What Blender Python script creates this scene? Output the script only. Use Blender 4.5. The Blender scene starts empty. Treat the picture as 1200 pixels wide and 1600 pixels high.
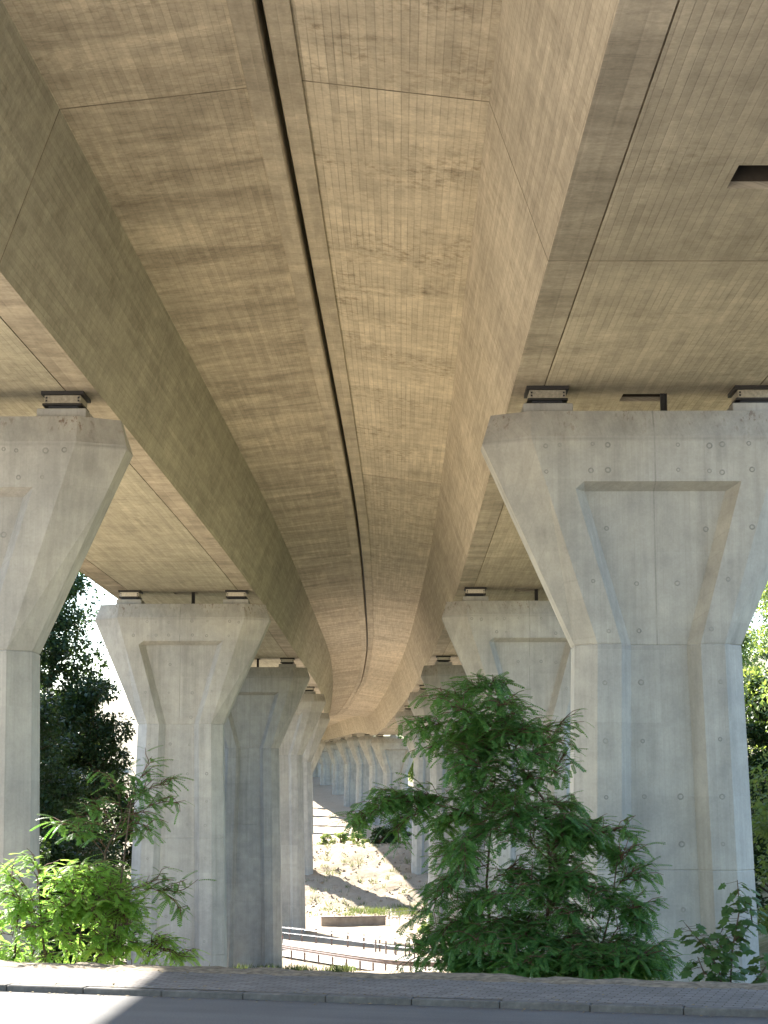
import bpy, math, random
import numpy as np
from mathutils import Vector, Matrix

# ------------------------------------------------------------------ camera, world, sun, exposure
sc = bpy.context.scene
col = sc.collection
PITCH = math.radians(9.03)
cam_d = bpy.data.cameras.new("camera")
cam = bpy.data.objects.new("camera", cam_d)
col.objects.link(cam)
cam_d.sensor_fit = 'VERTICAL'
cam_d.sensor_height = 36.0
cam_d.sensor_width = 27.0
cam_d.lens = 63.0
cam_d.clip_start = 0.1
cam_d.clip_end = 6000
cam.location = (0, 0, 0)
cam.rotation_euler = (math.radians(90) + PITCH, 0, 0)
sc.camera = cam

SUN_AZ = math.atan2(1.2, -1.0)            # horizontal direction towards the sun (x, y)
SUN_EL = math.radians(33.8)
to_sun = Vector((math.cos(SUN_AZ) * math.cos(SUN_EL), math.sin(SUN_AZ) * math.cos(SUN_EL), math.sin(SUN_EL)))
world = bpy.data.worlds.new("World")
sc.world = world
world.use_nodes = True
wn = world.node_tree.nodes
bg = wn["Background"]
sky = wn.new("ShaderNodeTexSky")
sky.sky_type = 'NISHITA'
sky.sun_disc = False
sky.sun_elevation = SUN_EL
sky.sun_rotation = math.atan2(to_sun.x, to_sun.y)
sky.air_density = 1.2
sky.ozone_density = 3.0
sky.dust_density = 0.5
world.node_tree.links.new(sky.outputs[0], bg.inputs[0])
bg.inputs[1].default_value = 0.095

sun_d = bpy.data.lights.new("sun", 'SUN')
sun_d.energy = 5.0
sun_d.angle = math.radians(0.53)
sun_d.color = (1.0, 0.94, 0.84)
sun = bpy.data.objects.new("sun", sun_d)
sun.rotation_euler = to_sun.to_track_quat('Z', 'Y').to_euler()
sun.location = to_sun * 60
col.objects.link(sun)

sc.view_settings.view_transform = 'Standard'
sc.view_settings.look = 'None'
sc.view_settings.gamma = 1
sc.view_settings.exposure = 2.72
sc.view_settings.use_curve_mapping = False
sc.cycles.max_bounces = 10
sc.cycles.diffuse_bounces = 7
sc.cycles.glossy_bounces = 2
sc.cycles.transmission_bounces = 4
sc.cycles.caustics_reflective = False
sc.cycles.caustics_refractive = False
sc.cycles.use_denoising = True
sc.cycles.sample_clamp_indirect = 8

R = random.Random(7)

# ------------------------------------------------------------------ helpers
def link(o, parent=None):
    col.objects.link(o)
    if parent is not None:
        o.parent = parent
    return o

def tag(o, label=None, cat=None, group=None, kind=None):
    if label: o['label'] = label
    if cat: o['category'] = cat
    if group: o['group'] = group
    if kind: o['kind'] = kind
    return o

def empty(name, loc=(0, 0, 0), rz=0.0):
    o = bpy.data.objects.new(name, None)
    o.empty_display_size = 0.2
    o.location = loc
    o.rotation_euler = (0, 0, rz)
    return link(o)

def mesh_obj(name, V, F, mat=None, parent=None, uvs=None, smooth=False):
    me = bpy.data.meshes.new(name)
    me.from_pydata([tuple(v) for v in V], [], F)
    if uvs is not None:
        l = me.uv_layers.new(name="UVMap")
        flat = [c for f in uvs for p in f for c in p]
        l.data.foreach_set("uv", flat)
    if smooth:
        me.polygons.foreach_set("use_smooth", [True] * len(me.polygons))
    me.update()
    o = bpy.data.objects.new(name, me)
    if mat is not None:
        me.materials.append(mat)
    return link(o, parent)

def big_mesh(name, verts, tris, mat, parent=None, nper=3):
    """fast mesh from numpy arrays of equal-sized polygons"""
    me = bpy.data.meshes.new(name)
    verts = np.asarray(verts, dtype=np.float32)
    tris = np.asarray(tris, dtype=np.int32)
    n = len(tris)
    me.vertices.add(len(verts))
    me.vertices.foreach_set("co", verts.ravel())
    me.loops.add(n * nper)
    me.loops.foreach_set("vertex_index", tris.ravel())
    me.polygons.add(n)
    me.polygons.foreach_set("loop_start", np.arange(0, n * nper, nper, dtype=np.int32))
    me.polygons.foreach_set("loop_total", np.full(n, nper, dtype=np.int32))
    me.update(calc_edges=True)
    me.validate()
    me.materials.append(mat)
    o = bpy.data.objects.new(name, me)
    return link(o, parent)

class MB:
    def __init__(self):
        self.V = []; self.F = []
    def box(self, x0, x1, y0, y1, z0, z1):
        b = len(self.V)
        self.V += [(x0, y0, z0), (x1, y0, z0), (x1, y1, z0), (x0, y1, z0), (x0, y0, z1), (x1, y0, z1), (x1, y1, z1), (x0, y1, z1)]
        self.F += [tuple(b + i for i in f) for f in ((3, 2, 1, 0), (4, 5, 6, 7), (0, 1, 5, 4), (1, 2, 6, 5), (2, 3, 7, 6), (3, 0, 4, 7))]
        return self
    def bevbox(self, x0, x1, y0, y1, z0, z1, c):
        """box with chamfered top and vertical edges"""
        b = len(self.V)
        def ring(z, ins):
            a0, a1, b0, b1 = x0 + ins, x1 - ins, y0 + ins, y1 - ins
            return [(a0 + c, b0, z), (a1 - c, b0, z), (a1, b0 + c, z), (a1, b1 - c, z), (a1 - c, b1, z), (a0 + c, b1, z), (a0, b1 - c, z), (a0, b0 + c, z)]
        self.V += ring(z0, 0) + ring(z1 - c, 0) + ring(z1, c)
        for r in (0, 8):
            for i in range(8):
                j = (i + 1) % 8
                self.F.append((b + r + i, b + r + j, b + r + 8 + j, b + r + 8 + i))
        self.F.append(tuple(b + 16 + i for i in range(8)))
        self.F.append(tuple(b + i for i in reversed(range(8))))
        return self
    def tube(self, pts, rads, n=6, cap=True):
        b = len(self.V)
        m = len(pts)
        P = [Vector(p) for p in pts]
        for i, p in enumerate(P):
            d = (P[min(i + 1, m - 1)] - P[max(i - 1, 0)])
            d = d.normalized() if d.length > 1e-9 else Vector((0, 0, 1))
            ref = Vector((0, 0, 1)) if abs(d.z) < 0.9 else Vector((1, 0, 0))
            s = d.cross(ref).normalized(); t = s.cross(d)
            r = rads[i] if hasattr(rads, '__len__') else rads
            for k in range(n):
                a = 2 * math.pi * k / n
                self.V.append(tuple(p + s * (math.cos(a) * r) + t * (math.sin(a) * r)))
        for i in range(m - 1):
            for k in range(n):
                k2 = (k + 1) % n
                self.F.append((b + i * n + k, b + i * n + k2, b + (i + 1) * n + k2, b + (i + 1) * n + k))
        if cap:
            self.F.append(tuple(b + k for k in reversed(range(n))))
            self.F.append(tuple(b + (m - 1) * n + k for k in range(n)))
        return self
    def build(self, name, mat, parent=None, smooth=False):
        return mesh_obj(name, self.V, self.F, mat, parent, smooth=smooth)

def spline(pts):
    """natural cubic spline through (t, value) points with linear ends"""
    x = np.array([p[0] for p in pts], float); y = np.array([p[1] for p in pts], float)
    n = len(x); h = np.diff(x)
    A = np.eye(n); b = np.zeros(n)
    for i in range(1, n - 1):
        A[i, i - 1] = h[i - 1]; A[i, i] = 2 * (h[i - 1] + h[i]); A[i, i + 1] = h[i]
        b[i] = 6 * ((y[i + 1] - y[i]) / h[i] - (y[i] - y[i - 1]) / h[i - 1])
    M = np.linalg.solve(A, b)
    def f(t):
        i = int(np.clip(np.searchsorted(x, t) - 1, 0, n - 2))
        d = x[i + 1] - x[i]; a = (x[i + 1] - t) / d; c = (t - x[i]) / d
        if t < x[0] or t > x[-1]:
            return a * y[i] + c * y[i + 1]
        return a * y[i] + c * y[i + 1] + ((a ** 3 - a) * M[i] + (c ** 3 - c) * M[i + 1]) * d * d / 6
    return f

# ------------------------------------------------------------------ materials
class N:
    """tiny node-graph helper"""
    def __init__(self, name):
        self.m = bpy.data.materials.new(name)
        self.m.use_nodes = True
        self.t = self.m.node_tree
        self.b = self.t.nodes["Principled BSDF"]
        self.out = self.t.nodes["Material Output"]
    def n(self, typ, **kw):
        o = self.t.nodes.new(typ)
        for k, v in kw.items():
            setattr(o, k, v)
        return o
    def l(self, a, b):
        self.t.links.new(a, b)
    def val(self, sock, v):
        if hasattr(v, 'is_linked'):
            self.l(v, sock)
        else:
            sock.default_value = v
    def math(self, op, a, b=0.0, c=None, clamp=False):
        o = self.n("ShaderNodeMath", operation=op, use_clamp=clamp)
        self.val(o.inputs[0], a); self.val(o.inputs[1], b)
        if c is not None: self.val(o.inputs[2], c)
        return o.outputs[0]
    def vmul(self, v, s):
        o = self.n("ShaderNodeVectorMath", operation='MULTIPLY')
        self.l(v, o.inputs[0]); o.inputs[1].default_value = s
        return o.outputs[0]
    def noise(self, vec, scale, detail=4, rough=0.55, dist=0.0):
        o = self.n("ShaderNodeTexNoise")
        if vec is not None: self.l(vec, o.inputs["Vector"])
        o.inputs["Scale"].default_value = scale
        o.inputs["Detail"].default_value = detail
        o.inputs["Roughness"].default_value = rough
        o.inputs["Distortion"].default_value = dist
        return o.outputs["Fac"]
    def ramp(self, f, lo, hi, a=0.0, b=1.0):
        o = self.n("ShaderNodeMapRange")
        self.l(f, o.inputs[0])
        o.inputs[1].default_value = lo; o.inputs[2].default_value = hi
        o.inputs[3].default_value = a; o.inputs[4].default_value = b
        return o.outputs[0]
    def mix(self, f, a, b, mode='MIX'):
        o = self.n("ShaderNodeMix", data_type='RGBA', blend_type=mode)
        self.val(o.inputs[0], f)
        for s, v in ((o.inputs[6], a), (o.inputs[7], b)):
            if isinstance(v, tuple): s.default_value = (v[0], v[1], v[2], 1)
            else: self.l(v, s)
        return o.outputs[2]
    def scale_col(self, c, f):
        """multiply a colour by a scalar socket"""
        o = self.n("ShaderNodeVectorMath", operation='SCALE')
        self.l(c, o.inputs[0]); self.val(o.inputs[3], f)
        return o.outputs[0]
    def bump(self, h, strength=0.3, dist=0.01):
        o = self.n("ShaderNodeBump")
        o.inputs["Strength"].default_value = strength
        o.inputs["Distance"].default_value = dist
        self.l(h, o.inputs["Height"])
        self.l(o.outputs[0], self.b.inputs["Normal"])
    def col(self, c, rough=0.85, spec=0.3):
        if isinstance(c, tuple): self.b.inputs["Base Color"].default_value = (*c, 1)
        else: self.l(c, self.b.inputs["Base Color"])
        if hasattr(rough, 'is_linked'): self.l(rough, self.b.inputs["Roughness"])
        else: self.b.inputs["Roughness"].default_value = rough
        self.b.inputs["Specular IOR Level"].default_value = spec
        return self.m

def board_concrete(name, base, dark, lines=1.0, band=0.5, board=0.105, stain=0.6, pale=0.25):
    """board-marked concrete; UV x = across the boards (m), UV y = along them (m)"""
    g = N(name)
    uv = g.n("ShaderNodeUVMap").outputs[0]
    s = g.n("ShaderNodeSeparateXYZ"); g.l(uv, s.inputs[0])
    u, v = s.outputs[0], s.outputs[1]
    k = g.math('DIVIDE', u, board)
    fl = g.math('FLOOR', k); fr = g.math('FRACT', k)
    wn1 = g.n("ShaderNodeTexWhiteNoise", noise_dimensions='1D'); g.l(fl, wn1.inputs["W"])
    vb = g.math('FLOOR', g.math('ADD', g.math('DIVIDE', v, 3.1), g.math('MULTIPLY', wn1.outputs[0], 7.0)))
    cv = g.n("ShaderNodeCombineXYZ"); g.l(fl, cv.inputs[0]); g.l(vb, cv.inputs[1])
    wn2 = g.n("ShaderNodeTexWhiteNoise", noise_dimensions='2D'); g.l(cv.outputs[0], wn2.inputs["Vector"])
    tone = g.ramp(wn2.outputs[0], 0, 1, 0.9, 1.08)
    d = g.math('ABSOLUTE', g.math('SUBTRACT', fr, 0.5))
    ln = g.ramp(d, 0.40, 0.49, 0, 1)
    lmask = g.ramp(g.noise(uv, 0.55, 4), 0.36, 0.62, 0.15, 1.0)
    wl = g.math('MULTIPLY', g.ramp(wn1.outputs[0], 0, 1, 0.35, 1.0), lmask)
    line = g.math('MULTIPLY', g.math('MULTIPLY', ln, wl), 0.5 * lines)
    big = g.noise(uv, 0.22, 5, 0.6)
    mid = g.noise(uv, 1.3, 6, 0.65)
    fine = g.noise(uv, 14, 5, 0.7)
    streak = g.noise(g.vmul(uv, (7.0, 0.5, 1)), 1.0, 4, 0.6)
    bands = g.noise(g.vmul(uv, (0.25, 1.1, 1)), 1.0, 5, 0.62, 0.6)
    spots = g.noise(uv, 4.5, 6, 0.7)
    tone = g.math('MULTIPLY', tone, g.ramp(big, 0.3, 0.7, 0.86, 1.12))
    tone = g.math('MULTIPLY', tone, g.ramp(mid, 0.3, 0.7, 0.9, 1.09))
    tone = g.math('MULTIPLY', tone, g.ramp(fine, 0.3, 0.7, 0.88, 1.11))
    blot = g.noise(uv, 3.2, 7, 0.72, 0.3)
    tone = g.math('MULTIPLY', tone, g.ramp(blot, 0.32, 0.68, 0.87, 1.11))
    flow = g.noise(g.vmul(uv, (0.5, 2.6, 1)), 1.0, 6, 0.6, 0.8)
    fl2 = g.ramp(g.math('ABSOLUTE', g.math('SUBTRACT', flow, 0.5)), 0.0, 0.022, 1.0, 0.0)
    tone = g.math('MULTIPLY', tone, g.math('SUBTRACT', 1.0, g.math('MULTIPLY', fl2, 0.22 * band)))
    tone = g.math('MULTIPLY', tone, g.ramp(streak, 0.35, 0.7, 1.06, 0.87))
    tone = g.math('MULTIPLY', tone, g.ramp(bands, 0.35, 0.68, 1.0 + 0.16 * band, 1.0 - 0.36 * band))
    tone = g.math('MULTIPLY', tone, g.math('SUBTRACT', 1.0, line))
    tone = g.math('MULTIPLY', tone, g.ramp(g.n('ShaderNodeObjectInfo').outputs['Random'], 0, 1, .90, 1.08))
    c = g.mix(g.math('MULTIPLY', g.math('MULTIPLY', g.ramp(spots, 0.48, 0.66), g.ramp(g.noise(uv, 0.42, 4, 0.6), 0.46, 0.6)), stain, clamp=True), base, dark)
    c = g.mix(g.math('MULTIPLY', g.math('MULTIPLY', g.ramp(streak, 0.55, 0.75), g.ramp(mid, 0.5, 0.66)), pale, clamp=True), c,
              (min(base[0] * 1.5, .8), min(base[1] * 1.5, .8), min(base[2] * 1.55, .8)))
    c = g.scale_col(c, tone)
    hgt = g.math('SUBTRACT', g.math('ADD', g.math('MULTIPLY', wn2.outputs[0], 0.35), g.math('MULTIPLY', fine, 0.25)), g.math('MULTIPLY', ln, 0.6))
    g.bump(hgt, 0.55, 0.008)
    return g.col(c, 0.82, 0.25)

def pier_concrete(name, base, head=False):
    g = N(name)
    tc = g.n("ShaderNodeTexCoord")
    ob = tc.outputs["Object"]
    oi = g.n("ShaderNodeObjectInfo")
    off = g.n("ShaderNodeVectorMath", operation='ADD')
    g.l(ob, off.inputs[0])
    sc3 = g.n("ShaderNodeVectorMath", operation='SCALE')
    g.l(oi.outputs["Location"], sc3.inputs[0]); sc3.inputs[3].default_value = 1.37
    g.l(sc3.outputs[0], off.inputs[1])
    p = off.outputs[0]
    big = g.noise(p, 0.45, 5, 0.6)
    mid = g.noise(p, 2.2, 6, 0.65)
    fine = g.noise(p, 22, 5, 0.7)
    streak = g.noise(g.vmul(p, (9, 9, 0.35)), 1.0, 4, 0.6)
    drip = g.noise(g.vmul(p, (2.6, 2.6, 0.18)), 1.0, 4, 0.6)
    s = g.n("ShaderNodeSeparateXYZ"); g.l(ob, s.inputs[0])
    k = g.math('DIVIDE', g.math('ADD', s.outputs[0], g.math('MULTIPLY', s.outputs[1], 0.9)), 0.11)
    fl = g.math('FLOOR', k); fr = g.math('FRACT', k)
    wn1 = g.n("ShaderNodeTexWhiteNoise", noise_dimensions='1D'); g.l(fl, wn1.inputs["W"])
    ln = g.math('MULTIPLY', g.ramp(g.math('ABSOLUTE', g.math('SUBTRACT', fr, 0.5)), 0.43, 0.5), g.ramp(mid, 0.4, 0.62))
    # shuttering panels 1.25 m high with a slight tone of their own
    pz = g.math('FLOOR', g.math('DIVIDE', s.outputs[2], 1.4)); px = g.math('FLOOR', g.math('DIVIDE', s.outputs[0], 1.3))
    cv = g.n("ShaderNodeCombineXYZ"); g.l(px, cv.inputs[0]); g.l(pz, cv.inputs[1])
    wp = g.n("ShaderNodeTexWhiteNoise", noise_dimensions='2D'); g.l(cv.outputs[0], wp.inputs["Vector"])
    tone = g.ramp(wn1.outputs[0], 0, 1, 0.965, 1.03)
    tone = g.math('MULTIPLY', tone, g.ramp(wp.outputs[0], 0, 1, 0.95, 1.05))
    tone = g.math('MULTIPLY', tone, g.ramp(big, 0.3, 0.7, 0.82, 1.15))
    tone = g.math('MULTIPLY', tone, g.ramp(mid, 0.3, 0.7, 0.87, 1.1))
    tone = g.math('MULTIPLY', tone, g.ramp(fine, 0.3, 0.7, 0.93, 1.06))
    tone = g.math('MULTIPLY', tone, g.ramp(streak, 0.35, 0.68, 1.03, 0.94))
    tone = g.math('MULTIPLY', tone, g.ramp(drip, 0.5, 0.72, 1.0, 0.82))
    tone = g.math('MULTIPLY', tone, g.math('SUBTRACT', 1.0, g.math('MULTIPLY', ln, 0.12)))
    c = g.mix(g.ramp(big, 0.4, 0.7, 0, 0.5), base, (base[0] * 1.03, base[1] * 0.99, base[2] * 0.9))
    if head:        # rusty runs below the bearings and a darker line under the coping band
        runs = g.noise(g.vmul(p, (11, 11, 1.6)), 1.0, 5, 0.7)
        m1 = g.math('MULTIPLY', g.ramp(runs, 0.54, 0.64), g.ramp(s.outputs[2], -0.75, -0.15), clamp=True)
        m1 = g.math('MULTIPLY', m1, g.ramp(g.noise(p, 0.9, 3), 0.42, 0.6), clamp=True)
        c = g.mix(g.math('MULTIPLY', m1, 0.75), c, (.12, .055, .025))
        ed = g.ramp(g.math('ABSOLUTE', g.math('ADD', s.outputs[2], 0.60)), 0.0, 0.06, 1.0, 0.0)
        tone = g.math('MULTIPLY', tone, g.math('SUBTRACT', 1.0, g.math('MULTIPLY', g.math('MULTIPLY', ed, g.ramp(mid, 0.35, 0.6)), 0.22)))
        seam = g.ramp(g.math('ABSOLUTE', g.math('ADD', s.outputs[0], 0.03)), 0.006, 0.02, 1.0, 0.0)
        tone = g.math('MULTIPLY', tone, g.math('SUBTRACT', 1.0, g.math('MULTIPLY', g.math('MULTIPLY', seam, g.ramp(mid, 0.38, 0.55)), 0.3)))
    c = g.scale_col(c, tone)
    g.bump(g.math('ADD', g.math('MULTIPLY', fine, 0.4), g.math('MULTIPLY', wn1.outputs[0], 0.25)), 0.4, 0.006)
    return g.col(c, 0.8, 0.25)

M = {}
M['cant_plain'] = board_concrete("cantilever_concrete_stained", (.455, .385, .29), (.27, .215, .15), 0.45, 0.9, 0.105, 0.6, 0.5)
M['cant_board'] = board_concrete("cantilever_concrete_boards", (.545, .465, .355), (.29, .23, .16), 1.0, 0.45, 0.125, 1.0, 0.35)
M['box_left'] = board_concrete("box_concrete_greenish", (.405, .37, .285), (.25, .225, .165), 0.6, 0.2, 0.11, 0.5, 0.15)
M['box_right'] = board_concrete("box_concrete_warm", (.445, .385, .295), (.28, .235, .17), .8, 0.25, 0.115, 0.6, 0.2)
M['strip'] = board_concrete("smooth_edge_concrete", (.395, .34, .265), (.25, .21, .155), 0.12, 0.75, 0.3, 0.45, 0.1)
M['kappe'] = board_concrete("edge_beam_concrete", (.45, .385, .295), (.28, .23, .165), 0.15, 0.5, 0.2, 0.4, 0.1)
M['pier'] = pier_concrete("pier_concrete", (.365, .362, .345))
M['pier_head'] = pier_concrete('pier_head_concrete', (.37, .363, .34), True)
M['plug'] = pier_concrete("plug_concrete", (.28, .28, .265))

def plain(name, c, rough=0.7, metal=0.0, var=0.12, scale=6.0, spec=0.3):
    g = N(name)
    tc = g.n("ShaderNodeTexCoord").outputs["Object"]
    f = g.noise(tc, scale, 5, 0.65)
    a = tuple(x * (1 - var * 1.6) for x in c); b = tuple(min(1, x * (1 + var * 1.6)) for x in c)
    cc = g.mix(g.ramp(f, 0.3, 0.7), a, b)
    g.b.inputs["Metallic"].default_value = metal
    g.bump(g.noise(tc, scale * 5, 3), 0.15, 0.004)
    return g.col(cc, rough, spec)

M['steel_dark'] = plain("dark_steel", (.035, .033, .032), 0.55, 0.3)
M['bearing'] = plain("bearing_paint", (.30, .27, .21), 0.6, 0.0, 0.2, 14)
M['bearing_light'] = plain("bearing_plate_pale", (.55, .50, .42), 0.5, 0.0, 0.1, 14)
M['rubber'] = plain("bearing_rubber", (.03, .033, .04), 0.6)
M['cavity'] = plain("hatch_shade", (.07, .055, .04), 0.9)  # near-black colour paints the darkness inside the hatch openings
M['joint'] = plain('joint_shadow', (.20, .165, .115), .9, 0, .3, 2)  # dark tone paints the shadow of the joint gaps; slab grooves share it
M['galv'] = plain("galvanised_steel", (.30, .30, .30), 0.5, 0.5)
M['rail_dark'] = plain("weathered_rail", (.21, .165, .155), 0.6, 0.1, 0.25, 3)
M['bark'] = plain("bark", (.10, .07, .045), 0.9, 0, 0.3, 18)
M['bark_red'] = plain("young_bark", (.13, .075, .05), 0.85, 0, 0.3, 18)
M['wallstone'] = plain("rendered_wall", (.36, .30, .25), 0.85, 0, 0.15, 2)

def leaf_mat(name, c1, c2, trans, tw=0.45):
    g = N(name)
    geo = g.n("ShaderNodeNewGeometry")
    rp = geo.outputs["Random Per Island"]
    c = g.mix(rp, c1, c2)
    ct = g.mix(rp, trans, (trans[0] * 1.5, trans[1] * 1.15, trans[2]))
    g.col(c, 0.5, 0.35)
    tr = g.n("ShaderNodeBsdfTranslucent"); g.l(ct, tr.inputs[0])
    mx = g.n("ShaderNodeMixShader"); mx.inputs[0].default_value = tw
    g.l(g.b.outputs[0], mx.inputs[1]); g.l(tr.outputs[0], mx.inputs[2])
    g.l(mx.outputs[0], g.out.inputs["Surface"])
    return g.m

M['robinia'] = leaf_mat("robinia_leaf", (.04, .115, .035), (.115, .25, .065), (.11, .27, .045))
M['robinia_lit'] = leaf_mat("robinia_leaf_sunlit", (.15, .27, .05), (.22, .36, .08), (.30, .58, .11), .58)  # brighter copy of the robinia leaf: sunlight on the bush put into its colour
M['maple'] = leaf_mat("maple_leaf", (.045, .10, .03), (.075, .14, .04), (.08, .18, .03), 0.35)
M['tree_dark'] = leaf_mat("shaded_tree_leaf", (.016, .038, .012), (.032, .065, .02), (.05, .10, .015), 0.22)  # leaf colour darkened to paint the shaded side of backlit crowns
M['tree_light'] = leaf_mat("sunlit_tree_leaf", (.10, .165, .05), (.16, .23, .075), (.20, .30, .06), 0.45)  # pale leaf copy with the sunlight painted into its colour
M['grass'] = leaf_mat("grass_blade", (.07, .11, .03), (.15, .16, .06), (.12, .18, .04), 0.3)

def ground_mat():
    g = N("ground_soil")
    p = g.n("ShaderNodeTexCoord").outputs["Object"]
    a = g.n("ShaderNodeVertexColor", layer_name="grassy").outputs[0]
    sp = g.n("ShaderNodeSeparateColor"); g.l(a, sp.inputs[0])
    gr = sp.outputs[0]
    f1 = g.noise(p, 0.35, 6, 0.65); f2 = g.noise(p, 2.4, 6, 0.7); f3 = g.noise(p, 18, 4, 0.7)
    dirt = g.mix(g.ramp(f2, 0.3, 0.7), (.33, .26, .195), (.47, .39, .305))
    dirt = g.mix(g.ramp(f1, 0.45, 0.7, 0, 0.5), dirt, (.36, .30, .24))
    grass = g.mix(g.ramp(f2, 0.3, 0.7), (.05, .085, .025), (.13, .15, .05))
    w = g.math('MULTIPLY', gr, g.ramp(g.math('ADD', g.math('MULTIPLY', f1, 0.5), g.math('MULTIPLY', f2, 0.5)), 0.40, 0.56, 0.25, 1.0), clamp=True)
    c = g.mix(w, dirt, grass)
    c = g.scale_col(c, g.ramp(f3, 0.3, 0.7, 0.8, 1.15))
    g.bump(g.math('ADD', f2, g.math('MULTIPLY', f3, 0.4)), 0.9, 0.12)
    return g.col(c, 0.95, 0.1)
M['ground'] = ground_mat()

def asphalt(name, base, var=0.15):
    g = N(name)
    p = g.n("ShaderNodeTexCoord").outputs["Object"]
    f1 = g.noise(p, 0.6, 5); f2 = g.noise(p, 45, 3, 0.7)
    tr = g.noise(g.vmul(p, (0.15, 2.2, 1)), 1.0, 4)
    t = g.math('MULTIPLY', g.ramp(f1, 0.3, 0.7, 1 - var, 1 + var), g.ramp(f2, 0.25, 0.75, 0.7, 1.3))
    t = g.math('MULTIPLY', t, g.ramp(tr, 0.3, 0.7, 0.88, 1.12))
    c = g.n("ShaderNodeRGB"); c.outputs[0].default_value = (*base, 1)
    g.bump(f2, 0.5, 0.006)
    return g.col(g.scale_col(c.outputs[0], t), 0.85, 0.3)
M['asphalt'] = asphalt("asphalt", (.105, .105, .107))
M['asphalt2'] = asphalt("street_asphalt", (.30, .28, .25))

def paver_mat():
    g = N("paver_stones")
    p = g.n("ShaderNodeTexCoord").outputs["Object"]
    br = g.n("ShaderNodeTexBrick")
    g.l(p, br.inputs["Vector"])
    br.inputs["Color1"].default_value = (.155, .145, .14, 1); br.inputs["Color2"].default_value = (.215, .205, .20, 1)
    br.inputs["Mortar"].default_value = (.09, .08, .065, 1)
    br.inputs["Scale"].default_value = 1.0
    br.inputs["Mortar Size"].default_value = 0.008
    br.inputs["Brick Width"].default_value = 0.21; br.inputs["Row Height"].default_value = 0.105
    f = g.noise(p, 1.1, 5); f2 = g.noise(p, 30, 3)
    c = g.scale_col(br.outputs["Color"], g.math('MULTIPLY', g.ramp(f, 0.3, 0.7, 0.82, 1.15), g.ramp(f2, 0.3, 0.7, 0.85, 1.12)))
    g.bump(br.outputs["Fac"], -0.5, 0.004)
    return g.col(c, 0.9, 0.2)
M['paver'] = paver_mat()
M['kerb'] = plain("kerb_granite", (.12, .115, .11), 0.85, 0, 0.2, 8)
M['paint'] = plain("road_paint", (.75, .75, .73), 0.6, 0, 0.06, 10)
M['edge_soil'] = plain("verge_soil", (.20, .165, .12), 0.95, 0, 0.35, 9)

# ------------------------------------------------------------------ bridge alignment
CR = spline([(-60, 4.0), (0, 4.95), (26, 5.25), (35, 5.33), (69, 5.62), (103.7, 5.5), (137, 5.2), (171, 4.46), (245, 1.6), (285, -.8), (318, -3.3), (350, -6.0), (382, -9.1), (412, -12.6), (445, -17), (520, -29)])
CL = spline([(-60, -10.6), (0, -9.25), (26, -8.65), (35, -8.45), (69, -7.8), (103.7, -7.65), (137, -7.8), (171, -8.5), (245, -11.3), (285, -13.7), (318, -16.2), (350, -19), (382, -22.1), (412, -25.6), (445, -30), (520, -42)])
ZB = spline([(-60, 8.0), (0, 8.05), (60, 8.05), (110, 8.08), (137, 8.42), (171, 8.55), (210, 8.4), (245, 8.35), (285, 10.0), (318, 10.85), (350, 11.4), (382, 11.9), (412, 12.3), (445, 12.8), (520, 14)])
def G(y): return 0.5 * (CR(y) + CL(y)) - 1.15 * float(np.interp(y, [178, 200, 240, 300], [0, .25, 1, 1]))
PIER_Y = [35.2, 69.4, 103.7, 137.5, 171.5, 245, 282, 316, 349, 382, 414, 447]
HB, WEB, DEP, TIP = 2.75, 0.875, 2.55, 2.9      # half bottom width, web run, web height, tip height above the bottom
KW = 0.36                                       # edge beam width
JOINTS = [-60 + 0.0] + [26.4 + 34.2 * k for k in range(-2, 15)]

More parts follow.
